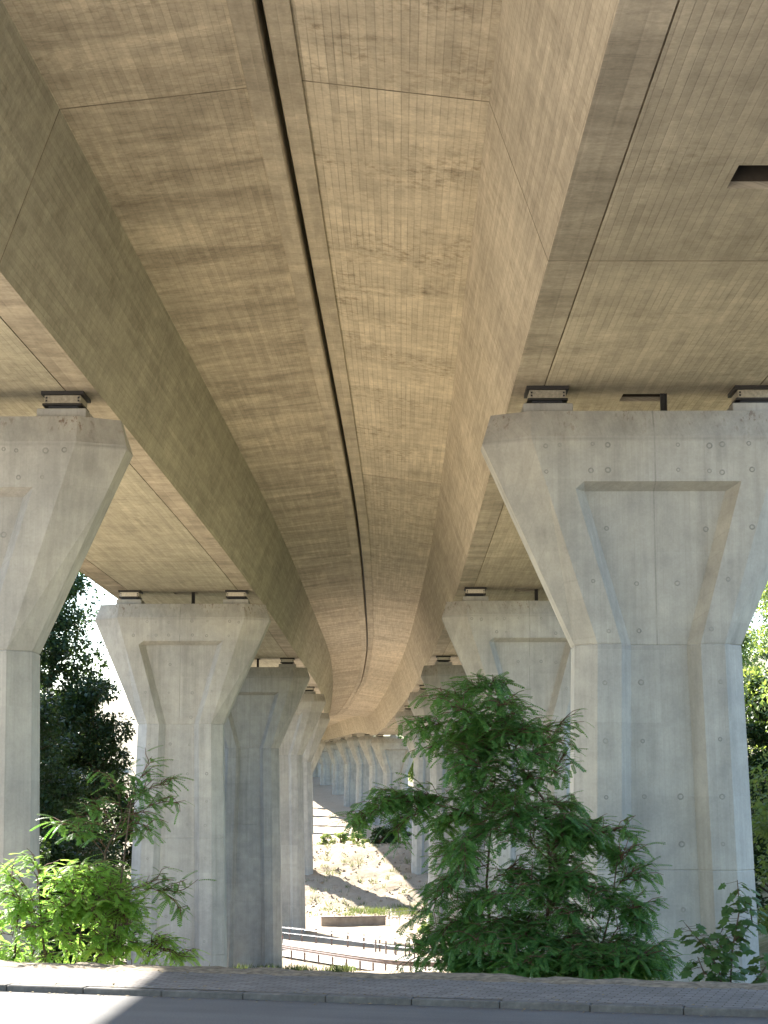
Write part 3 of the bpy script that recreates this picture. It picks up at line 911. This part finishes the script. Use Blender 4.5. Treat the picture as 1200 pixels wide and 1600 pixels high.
def pinnate():
    """a feather leaf 1 unit long: rachis curving down, oval leaflets in pairs"""
    V, F = [], []
    def leaflet(b, d, s, n, L, W):
        i = len(V)
        for a, w in ((0, 0), (.3, W), (.7, W * .9), (1.0, 0), (.7, -W * .9), (.3, -W)):
            p = b + d * (a * L) + s * w + n * (-.25 * abs(w)) + n * (-.12 * a * a * L)
            V.append(tuple(p))
        F.extend([(i, i + 1, i + 5), (i + 1, i + 4, i + 5), (i + 1, i + 2, i + 4), (i + 2, i + 3, i + 4)])
    k = 9
    for j in range(k):
        t = .16 + .8 * j / (k - 1)
        b = Vector((t, 0, -.28 * t * t))
        tang = Vector((1, 0, -.56 * t)).normalized()
        nrm = Vector((.56 * t, 0, 1)).normalized()
        L = .165 * (1 - .25 * abs(t - .5))
        for sg in (-1, 1):
            d = (tang * .5 + Vector((0, sg, 0)) * .87 - nrm * .12).normalized()
            s = (tang * .87 - Vector((0, sg, 0)) * .5) * 1
            leaflet(b, d, s, nrm, L, .036)
    b = Vector((.97, 0, -.28 * .94))
    leaflet(b, Vector((.87, 0, -.48)).normalized(), Vector((0, 1, 0)), Vector((.48, 0, .87)), .15, .04)
    i = len(V)
    for t in (0, .5, .98):
        V += [(t, .008, -.28 * t * t), (t, -.008, -.28 * t * t)]
    F += [(i, i + 1, i + 2), (i + 1, i + 3, i + 2), (i + 2, i + 3, i + 4), (i + 3, i + 5, i + 4)]
    return V, F
PIN_V, PIN_F = pinnate()

def robinia(name, label, base, stems, limbs, leaf, seed, mat, group=None, twig_n=5, cat="tree"):
    """stems: polylines; limbs: (start, end, sag, leaf density). All coordinates are world positions."""
    r = random.Random(seed)
    e = empty(name, base)
    tag(e, label, cat, group)
    B = Vector(base)
    wood = MB()
    pos, dirs, ups, scl = [], [], [], []
    for pts, r0, r1 in stems:
        P = [Vector(p) - B for p in pts]
        n = len(P)
        wood.tube(P, [r0 + (r1 - r0) * i / (n - 1) for i in range(n)], 7)
    lw = MB()
    def leaves_along(pts, dens, size):
        for i in range(len(pts) - 1):
            a, b = pts[i], pts[i + 1]
            L = (b - a).length
            d = (b - a).normalized()
            m = max(1, int(L * dens + r.random()))
            for k in range(m):
                p = a.lerp(b, (k + r.random()) / m)
                side = d.cross(Vector((0, 0, 1)))
                if side.length < .05: side = Vector((1, 0, 0))
                side.normalize()
                sg = 1 if (k % 2) else -1
                v = d * r.uniform(.25, .9) + side * sg * r.uniform(.5, 1.1) + Vector((0, 0, r.uniform(-.45, .35)))
                pos.append(tuple(p)); dirs.append(tuple(v.normalized()))
                up = Vector((r.uniform(-.35, .35), r.uniform(-.35, .35), 1))
                ups.append(tuple(up)); scl.append(size * r.uniform(.65, 1.2))
    def curve(a, b, sag, n=6):
        out = []
        for i in range(n + 1):
            t = i / n
            p = a.lerp(b, t)
            p += Vector((0, 0, sag * (4 * t * (1 - t)) - abs(sag) * .4 * t * t * 0)) + Vector((r.gauss(0, 1), r.gauss(0, 1), r.gauss(0, 1))) * .015 * (1 if 0 < i < n else 0)
            out.append(p)
        return out
    for a, b, sag, dens in limbs:
        A, Bv = Vector(a) - B, Vector(b) - B
        pts = curve(A, Bv, sag, 7)
        L = (Bv - A).length
        lw.tube(pts, [max(.006, .0085 * L * (1 - .8 * i / 7)) for i in range(8)], 5, False)
        leaves_along(pts[3:], dens, leaf)
        for k in range(int(twig_n * max(1, L))):
            t = r.uniform(.22, .98)
            i = min(6, int(t * 7))
            p = pts[i].lerp(pts[i + 1], t * 7 - i)
            d = (pts[i + 1] - pts[i]).normalized()
            side = d.cross(Vector((0, 0, 1)));
            if side.length < .05: side = Vector((1, 0, 0))
            side.normalize()
            dd = d * r.uniform(.3, 1.0) + side * r.choice((-1, 1)) * r.uniform(.3, 1.0) + Vector((0, 0, r.uniform(-.35, .55)))
            q = p + dd.normalized() * r.uniform(.25, .6) * min(1.2, .5 + .35 * L)
            tw = curve(p, q, r.uniform(-.02, .08), 3)
            lw.tube(tw, [.008, .006, .005, .003], 4, False)
            leaves_along(tw, dens, leaf)
    wood.build("trunk", M['bark'], e, True)
    lw.build("limbs", M['bark_red'], e, True)
    v, f = stamp(PIN_V, PIN_F, pos, dirs, ups, scl)
    big_mesh("foliage", v, f, mat, e)
    return e

def px(x, y, Y):
    """world point seen at photograph pixel (x, y) at forward distance Y (for laying out limbs)"""
    v = (800 - y) / 2800.0; tp = math.tan(PITCH)
    t = (v + tp) / (1 - v * tp)
    Z = t * Y
    c = Y * math.cos(PITCH) + Z * math.sin(PITCH)
    return ((x - 600) / 2800.0 * c, Y, Z)

# the sapling in the shade beside the near pier: two leaders and spreading boughs
T1 = [(840, 1650, 26.6), (846, 1500, 26.6), (862, 1380, 26.5), (850, 1250, 26.5), (800, 1180, 26.5), (775, 1110, 26.5), (765, 1080, 26.5)]
T2 = [(800, 1650, 26.8), (770, 1500, 26.8), (760, 1380, 26.9), (768, 1280, 26.9), (775, 1200, 26.9)]
T3 = [(900, 1650, 26.4), (930, 1520, 26.3), (955, 1420, 26.3), (965, 1340, 26.3)]
st = [([px(*p) for p in T1], .034, .008), ([px(*p) for p in T2], .03, .008), ([px(*p) for p in T3], .022, .007)]
lb = []
def bough(x0, y0, x1, y1, Y0=26.6, dY=0, sag=.12, dens=14):
    lb.append((px(x0, y0, Y0), px(x1, y1, Y0 + dY), sag, dens))
for a in [(770, 1130, 690, 1085, 26.6, .2), (775, 1140, 655, 1140, 26.6, -.3), (770, 1100, 735, 1078, 26.5, .1), (768, 1095, 775, 1075, 26.5, -.1), (775, 1120, 800, 1100, 26.6, .5), (785, 1160, 680, 1165, 26.6, .6), (790, 1170, 710, 1200, 26.6, -.5),
          (800, 1185, 880, 1130, 26.6, .3, .1, 9), (810, 1200, 870, 1160, 26.6, -.4, .08, 9), (850, 1240, 878, 1185, 26.6, .1, .05, 7), (800, 1190, 740, 1180, 26.6, -.6),
          (770, 1270, 640, 1245, 26.9, -.2, .1, 16), (700, 1262, 552, 1292, 26.9, -.5, .22, 16), (650, 1250, 575, 1262, 26.8, .2, .12, 14), (690, 1260, 620, 1300, 26.8, -.4, .12, 14),
          (768, 1290, 690, 1290, 26.9, .5), (840, 1245, 740, 1245, 26.6, -.6), (845, 1260, 720, 1330, 26.6, -.9), (850, 1270, 890, 1265, 26.6, .5), (850, 1280, 920, 1300, 26.6, -.5),
          (855, 1310, 960, 1345, 26.6, .3), (858, 1330, 985, 1300, 26.5, .2, .12, 9), (860, 1350, 780, 1300, 26.5, -.7), (860, 1340, 900, 1290, 26.5, .8),
          (765, 1330, 690, 1380, 26.9, -.4), (765, 1350, 672, 1420, 26.9, -.6), (765, 1360, 700, 1330, 26.9, .7), (862, 1380, 800, 1400, 26.5, -1.0), (862, 1390, 930, 1400, 26.5, -.6),
          (955, 1400, 1000, 1370, 26.3, .1), (960, 1360, 985, 1330, 26.3, .0, .05, 10), (950, 1420, 1010, 1450, 26.3, -.2), (940, 1450, 880, 1430, 26.3, -.6), (935, 1480, 1050, 1525, 26.3, -.3, .1, 12), (935, 1490, 1000, 1480, 26.3, .3),
          (765, 1420, 690, 1460, 26.8, -.4), (768, 1450, 700, 1500, 26.8, -.6), (800, 1440, 740, 1470, 26.7, -.9), (846, 1460, 800, 1480, 26.6, -1.1), (846, 1470, 900, 1490, 26.6, -.9), (850, 1430, 900, 1450, 26.6, .7),
          (770, 1470, 640, 1500, 26.8, -.2, .1, 9), (720, 1480, 660, 1470, 26.8, .2, .1, 8), (846, 1500, 760, 1510, 26.6, -.8), (850, 1510, 920, 1515, 26.6, -.8), (760, 1390, 820, 1360, 26.8, -.6), (780, 1480, 830, 1440, 26.8, .5), (930, 1500, 980, 1510, 26.3, -.6), (930, 1500, 880, 1505, 26.3, -.8)]:
    bough(*a)
OUT = [(1085, 700, 790), (1130, 655, 830), (1170, 665, 850), (1210, 700, 870), (1250, 645, 880), (1300, 690, 930), (1350, 690, 980), (1400, 680, 985), (1450, 680, 1010), (1500, 670, 1040)]
def leader(yy):
    for T_ in (T1,):
        for p, q in zip(T_[:-1], T_[1:]):
            if q[1] <= yy <= p[1]:
                f = (p[1] - yy) / (p[1] - q[1]); return p[0] + (q[0] - p[0]) * f
    return T1[-1][0]
for i in range(44):
    f = R.random() ** .8
    yy = 1085 + 425 * f
    xa = float(np.interp(yy, [o[0] for o in OUT], [o[1] for o in OUT])); xb = float(np.interp(yy, [o[0] for o in OUT], [o[2] for o in OUT]))
    xt = xa + (xb - xa) * R.random()
    y0 = min(1520, yy + rnd(15, 60)); x0 = leader(y0)
    if xt < x0 - 90 and y0 > 1230: x0 = 765
    if xt > x0 + 70 and y0 > 1360: x0 = 955
    lb.append((px(x0, y0, 26.6), px(xt, yy, 26.6 + rnd(-1.1, .9)), rnd(.03, .14), 15))
for i in range(22):
    xt = rnd(690, 1045); x0 = min((765, 845, 930), key=lambda a: abs(a - xt))
    lb.append((px(x0, 1535, 26.4), px(xt, rnd(1500, 1532), 26.4 + rnd(-1.4, .2)), rnd(.02, .1), 15))
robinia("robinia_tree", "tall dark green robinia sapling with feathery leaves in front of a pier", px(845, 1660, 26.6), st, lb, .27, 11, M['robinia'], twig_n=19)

# sunlit robinia bush at the verge with taller shaded shoots
lb = []
Yb = 25.6
st = []
for x, xt, yt in ((20, 30, 1400), (75, 60, 1390), (120, 130, 1400), (170, 190, 1430), (150, 205, 1250), (225, 250, 1480)):
    st.append(([px(x, 1530, Yb + .2), px(.5 * (x + xt), 1470, Yb), px(xt, yt, Yb)], .025, .008))
for a in [(60, 1420, 10, 1365), (60, 1420, 60, 1352), (65, 1420, 110, 1368), (60, 1430, -20, 1390), (70, 1440, 30, 1420), (110, 1420, 165, 1372), (130, 1420, 90, 1385), (130, 1430, 190, 1400), (120, 1440, 60, 1450),
          (20, 1440, -30, 1430), (20, 1450, 50, 1470), (20, 1460, -20, 1480), (80, 1460, 110, 1490), (120, 1450, 160, 1470), (150, 1450, 205, 1440), (170, 1450, 210, 1420), (170, 1460, 120, 1430), (180, 1470, 230, 1490), (180, 1480, 150, 1500), (40, 1480, 20, 1500), (90, 1490, 70, 1505), (225, 1490, 275, 1490), (225, 1490, 200, 1480), (230, 1490, 255, 1470), (230, 1495, 290, 1500), (10, 1490, -20, 1500), (140, 1490, 180, 1500), (100, 1400, 140, 1360)]:
    bough(*a, Y0=Yb, dY=rnd(-.3, .3), sag=.08, dens=13)
for i in range(20):
    yy = rnd(1362, 1500); xb = float(np.interp(yy, [1355, 1400, 1450, 1500], [140, 200, 230, 285]))
    xt = rnd(-20, xb)
    lb.append((px(min(230, max(15, xt + rnd(-30, 30))), min(1525, yy + rnd(25, 60)), Yb + .1), px(xt, yy, Yb + rnd(-.3, .3)), .05, 13))
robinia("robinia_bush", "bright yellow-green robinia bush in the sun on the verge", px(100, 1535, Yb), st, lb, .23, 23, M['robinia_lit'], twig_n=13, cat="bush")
lb = []
st = [([px(165, 1535, 26.3), px(160, 1420, 26.3), px(165, 1330, 26.3), px(200, 1260, 26.3)], .03, .01)]
for a in [(165, 1340, 95, 1285), (170, 1330, 120, 1310), (180, 1300, 150, 1265), (190, 1280, 180, 1225), (195, 1270, 225, 1235), (175, 1320, 215, 1300), (200, 1262, 240, 1190), (205, 1262, 265, 1225), (200, 1280, 280, 1255), (190, 1290, 235, 1300), (165, 1345, 150, 1380), (165, 1360, 185, 1385), (170, 1310, 130, 1285), (185, 1300, 215, 1275)]:
    bough(*a, Y0=26.3, dY=rnd(-.3, .3), sag=.1, dens=11)
for a in [(165, 1420, 270, 1375), (200, 1405, 285, 1395), (230, 1390, 280, 1420)]:
    bough(*a, Y0=26.3, dY=rnd(-.3, .3), sag=.1, dens=10)
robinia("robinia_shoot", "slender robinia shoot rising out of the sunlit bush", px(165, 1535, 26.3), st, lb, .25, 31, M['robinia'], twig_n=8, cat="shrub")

# maple sapling with lobed leaves before the base of the near pier
def lobed():
    V = [(0, 0, 0)]
    prof = [(0, 0.02), (-.05, .30), (.22, .30), (.30, .52), (.48, .24), (.62, .30), (1.0, 0), (.62, -.30), (.48, -.24), (.30, -.52), (.22, -.30), (-.05, -.30), (0, -.02)]
    V = [(.3, 0, .02)] + [(x, y, -.15 * abs(y) - .12 * x * x) for x, y in prof]
    F = [(0, i, i + 1) for i in range(1, len(prof))]
    return V, F
LOB_V, LOB_F = lobed()
def maple(base, shoots, seed):
    r = random.Random(seed)
    e = empty("maple_sapling", base)
    tag(e, "thin maple sapling with lobed leaves before the pier foot", "sapling")
    B = Vector(base)
    mb = MB(); pos, dirs, ups, scl = [], [], [], []
    for pts, dens in shoots:
        P = [Vector(p) - B for p in pts]
        mb.tube(P, [.016 - .010 * i / (len(P) - 1) for i in range(len(P))], 5)
        for i in range(len(P) - 1):
            n = int((P[i + 1] - P[i]).length * dens)
            for k in range(n):
                p = P[i].lerp(P[i + 1], (k + r.random()) / max(1, n))
                ang = r.uniform(0, 6.28)
                v = Vector((math.cos(ang), math.sin(ang), r.uniform(-.5, .4)))
                q = p + v * r.uniform(.06, .2)
                mb.tube([p, q], .003, 3, False)
                pos.append(tuple(q)); dirs.append(tuple(v + Vector((0, 0, -.4)))); ups.append((r.uniform(-.5, .5), r.uniform(-.5, .5) - .4, 1)); scl.append(r.uniform(.10, .2))
    mb.build("stem", M['bark'], e, True)
    v, f = stamp(LOB_V, LOB_F, pos, dirs, ups, scl)
    big_mesh("foliage", v, f, M['maple'], e)
Ym = 24.2
maple(px(1140, 1560, Ym), [([px(1140, 1560, Ym), px(1145, 1480, Ym), px(1156, 1420, Ym), px(1152, 1375, Ym)], 46), ([px(1138, 1550, Ym), px(1110, 1490, Ym), px(1072, 1445, Ym - .2)], 50),
      ([px(1143, 1500, Ym), px(1120, 1470, Ym), px(1130, 1450, Ym)], 40), ([px(1148, 1470, Ym), px(1175, 1440, Ym), px(1170, 1400, Ym)], 40), ([px(1140, 1540, Ym), px(1100, 1520, Ym), px(1090, 1495, Ym)], 50), ([px(1160, 1560, Ym), px(1190, 1520, Ym + .2), px(1210, 1490, Ym + .2)], 50)], 5)

# crowns of the background trees: clumps of small leaf faces round a branching frame
LEAF_V = [(0, 0, 0), (.5, .32, .06), (1, 0, -.08), (.5, -.32, .06)]
LEAF_F = [(0, 1, 3), (1, 2, 3)]
def tree(name, label, base, height, rad, n_clump, n_leaf, leaf, mat, seed, low=.25, group=None, cat="tree", taper=1.0):
    r = random.Random(seed); rg = np.random.default_rng(seed)
    e = empty(name, base, 0)
    tag(e, label, cat, group)
    wood = MB()
    tp = [Vector((0, 0, -.5)), Vector((r.uniform(-.2, .2), r.uniform(-.2, .2), height * .3)), Vector((r.uniform(-.5, .5), r.uniform(-.5, .5), height * .6)), Vector((0, 0, height * .93))]
    r0 = .02 * height + .05
    wood.tube(tp, [r0, r0 * .75, r0 * .45, .03], 8)
    pos, dirs, ups, scl = [], [], [], []
    for c in range(n_clump):
        f = low + (1 - low) * (c + r.random()) / n_clump
        w = math.sin(math.pi * min(1, (f - low) / (1 - low) * .8 + .18)) ** .7 if taper == 1 else (1.02 - (f - low) / (1 - low)) ** .75
        a = r.uniform(0, 6.283); q = rad * w * math.sqrt(r.uniform(.12, 1))
        p = Vector((math.cos(a) * q, math.sin(a) * q, f * height + r.uniform(-.3, .3)))
        z0 = max(.15 * height, p.z - .45 * q - .3)
        k = min(2, int(z0 / height / .31)); 
        s = tp[min(3, k)].lerp(tp[min(3, k + 1)], .5); s = Vector((s.x, s.y, z0))
        mid = s.lerp(p, .5) + Vector((0, 0, .12 * q))
        wood.tube([s, mid, p], [.05 * (.4 + q / rad), .03, .012], 5, False)
        cr = rad * r.uniform(.2, .36)
        m = int(n_leaf * 1.8 * r.uniform(.6, 1.3))
        g = rg.normal(size=(m, 3)); g /= np.linalg.norm(g, axis=1, keepdims=True)
        rr = cr * rg.uniform(.25, 1, (m, 1)) ** .5
        pt = g * rr * np.array([[1.1, 1.1, .62]]) + np.array([[p.x, p.y, p.z]])
        pos.append(pt); 
        dirs.append(g + rg.normal(scale=.5, size=(m, 3)) + np.array([[0, 0, -.25]]))
        ups.append(rg.normal(scale=.55, size=(m, 3)) + np.array([[0, 0, 1.0]]))
        scl.append(leaf * .74 * rg.uniform(.6, 1.35, m))
    wood.build("trunk", M['bark'], e, True)
    v, f = stamp(LEAF_V, LEAF_F, np.concatenate(pos), np.concatenate(dirs), np.concatenate(ups), np.concatenate(scl))
    big_mesh("crown", v, f, mat, e)
    return e
def gz(x, y): return terrain(x, y) - .1
def T(name, label, x, y, top, rad, nc, nl, leaf, mat, seed, **k):
    z = gz(x, y)
    return tree(name, label, (x, y, z), top - z, rad, nc, nl, leaf, M[mat], seed, **k)
# trees beyond the bush, outside the deck edge
gA = "trees beside the bush row of piers"
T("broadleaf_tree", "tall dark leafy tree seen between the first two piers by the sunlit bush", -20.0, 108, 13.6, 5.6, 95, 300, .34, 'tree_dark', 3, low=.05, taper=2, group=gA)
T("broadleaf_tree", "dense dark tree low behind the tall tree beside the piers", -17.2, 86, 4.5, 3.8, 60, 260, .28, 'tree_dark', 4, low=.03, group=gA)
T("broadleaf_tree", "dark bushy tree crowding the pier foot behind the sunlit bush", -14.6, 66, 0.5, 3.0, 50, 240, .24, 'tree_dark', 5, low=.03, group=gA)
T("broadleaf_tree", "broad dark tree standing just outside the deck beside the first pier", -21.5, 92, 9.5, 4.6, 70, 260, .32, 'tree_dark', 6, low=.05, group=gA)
for i, (x, y, top, rad, lab) in enumerate([(-27, 96, 15, 5.5, "tall dense unseen tree outside the deck, added to shade the bushy ones"), (-31, 110, 16, 6, "very broad unseen tree set back from the deck edge, added for shade"), (-23, 76, 8, 4.5, "dense rounded unseen tree close to the deck edge, added for shade"), (-17.5, 74, 2.5, 3.2, "leafy undergrowth tree at the foot of the tall dark tree"), (-16.9, 104, 6.2, 3.6, "dark tree filling the gap between the tall tree and the second pier"), (-14.8, 80, -2.0, 2.8, "low dark thicket tree near the second pier")]):
    T("broadleaf_tree", lab, x, y, top, rad, 70, 260, .32, 'tree_dark', 140 + i, low=.02, group=gA)  # first three are unseen, added to shade the ground by the piers
# wooded slope beside the sapling row of piers
gB = "trees on the wooded slope"
k = 0
slope_trees = [(18.5, 74, 6, 3.4, 'tree_light', "pale sunny tree at the foot of the wooded slope"), (24, 92, 17, 5.2, 'tree_light', "tall pale green tree rising on the wooded slope"),
               (21.5, 100, 6.5, 3.2, 'tree_dark', "dark shaded tree low on the wooded slope"), (27, 112, 15, 5.0, 'tree_light', "broad light tree higher on the wooded slope"),
               (17.8, 64, 0.0, 2.6, 'tree_light', "low dark tree at the edge of the slope beside the first pier"), (30, 84, 20, 5.6, 'tree_light', "large sunlit tree topping the wooded slope"),
               (24, 128, 12, 4.6, 'tree_light', "round sunny tree far along the wooded slope"), (31, 140, 17, 5.6, 'tree_dark', "dense dark tree far along the wooded slope"),
               (15.5, 50, -2.6, 2.0, 'tree_light', "small light shrubby tree by the pier foot under the slope")]
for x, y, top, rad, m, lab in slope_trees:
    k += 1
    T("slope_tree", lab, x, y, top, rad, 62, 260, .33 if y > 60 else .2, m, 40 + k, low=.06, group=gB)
# bushes on the terrace above the bank
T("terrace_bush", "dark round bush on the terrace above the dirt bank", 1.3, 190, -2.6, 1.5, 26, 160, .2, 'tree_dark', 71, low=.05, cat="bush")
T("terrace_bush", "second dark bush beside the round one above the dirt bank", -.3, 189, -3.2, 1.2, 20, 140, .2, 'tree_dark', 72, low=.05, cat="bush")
for i, (x, y, rd, lab) in enumerate([(-6.2, 186, .7, "small sunny weed clump at the edge of the terrace near the pier"), (-4.5, 186.5, .9, "sunny weed clump in the middle of the terrace edge"), (-2.6, 187, 1.0, "bright weedy bush beside the dark bushes on the terrace"), (3.6, 137, .9, "yellowish bush beside the handrail on the street")]):
    z = terrain(x, y)
    T("sunny_bush", lab, x, y, z + rd * 1.3, rd, 14, 110, .16, 'tree_light', 80 + i, low=.05, cat="bush")
# trees closing the valley far behind
for i, (x, y, top, rad, lab) in enumerate([(28, 300, 14, 7, "hazy tree far along the valley beside the curving deck"), (20, 330, 13, 6, "round tree far along the valley under the curving deck"), (12, 420, 20, 7, "tall tree at the head of the valley"), (34, 400, 22, 8, "broad tree at the head of the valley slope"),
                                            (-60, 330, 16, 8, "broad tree on the far meadow beside the viaduct"), (-75, 420, 20, 9, "tall tree at the far end of the meadow")]):
    T("valley_tree", lab, x, y, top, rad, 60, 200, .7, 'tree_light', 100 + i, low=.05, group="trees far along the valley")

# weeds and grass tufts: uncountable cover
def grass(name, label, spots, mat, seed, hgt=(.1, .3)):
    rg = np.random.default_rng(seed)
    pos, dirs, ups, scl = [], [], [], []
    for (x, y, n, sp) in spots:
        for _ in range(n):
            a, b = x + rg.normal() * sp, y + rg.normal() * sp
            pos.append((a, b, terrain(a, b) - .02)); dirs.append((rg.normal() * .4, rg.normal() * .4, 1)); ups.append((rg.normal(), rg.normal(), .1)); scl.append(rg.uniform(*hgt))
    tv = [(0, .05, 0), (0, -.05, 0), (.6, .035, .05), (.6, -.035, .05), (1, 0, .16)]
    tf = [(0, 1, 2), (1, 3, 2), (2, 3, 4)]
    v, f = stamp(tv, tf, pos, dirs, ups, scl)
    o = big_mesh(name, v, f, M[mat])
    return tag(o, label, "grass", kind="stuff")
sp = []
for i in range(260):
    x = rnd(-10, 8); 
    y = EDGE_P.y - (x - EDGE_P.x) * .303 + rnd(.35, 1.4)
    if abs(x - 0) < 2.2 and R.random() < .85: continue
    sp.append((x, y, 8, .08))
grass("verge_grass", "short green weeds along the edge of the sidewalk", sp, 'grass', 3, (.05, .16))
sp = []
for i in range(150):
    x = rnd(-9, 7); y = rnd(150, 184)
    sp.append((x, y, int(rnd(4, 26)), rnd(.08, .3)))
for i in range(40):
    sp.append((rnd(-8, -2), rnd(98, 106), 30, .3))
for i in range(60):
    sp.append((rnd(-3, 4), rnd(152, 160), 30, .25))
grass("bank_weeds", "sparse dry weeds scattered over the dirt bank and valley floor", sp, 'grass', 9, (.15, .55))

# loose stones on the bank and dry leaf litter on the sidewalk
def scatter(name, label, cat, tv, tf, pts, size, mat, seed, flat=False):
    rg = np.random.default_rng(seed)
    n = len(pts)
    d = rg.normal(size=(n, 3)); u = rg.normal(size=(n, 3))
    if flat:
        d[:, 2] *= .12; u = u * .12 + np.array([[0, 0, 1.0]])
    v, f = stamp(tv, tf, pts, d, u, rg.uniform(size[0], size[1], n))
    return tag(big_mesh(name, v, f, mat), label, cat, kind="stuff")
ro = [(.6, 0, 0), (-.5, .1, .05), (0, .5, -.05), (.1, -.55, 0), (0, .05, .38), (.05, 0, -.4)]
rf = [(0, 2, 4), (2, 1, 4), (1, 3, 4), (3, 0, 4), (2, 0, 5), (1, 2, 5), (3, 1, 5), (0, 3, 5)]
pts = []
for i in range(900):
    x, y = rnd(-9, 7), rnd(146, 186)
    pts.append((x, y, terrain(x, y) + .01))
scatter("rubble", "loose stones and clods scattered over the dirt bank", "stones", ro, rf, pts, (.06, .34), plain("stone_clod", (.30, .24, .18), .95, 0, .3, 4), 5)
pts = []
ca_, sa_ = math.cos(ROAD_ROT), math.sin(ROAD_ROT)
for i in range(420):
    lx = rnd(-11, 3); ly = R.choice((-SW + abs(R.gauss(0, .12)), -.15 - abs(R.gauss(0, .25)), rnd(-SW, -.2), -SW - .2 - abs(R.gauss(0, .1))))
    z = ROAD_Z + (.08 if ly > -SW else .008)
    pts.append((EDGE_P.x + lx * ca_ - ly * sa_, EDGE_P.y + lx * sa_ + ly * ca_, z))
scatter("leaf_litter", "dry leaf bits and grit lying on the sidewalk and in the gutter", "litter", LEAF_V, LEAF_F, pts, (.02, .07), plain("dry_leaf", (.22, .17, .09), .9, 0, .4, 20), 6, True)
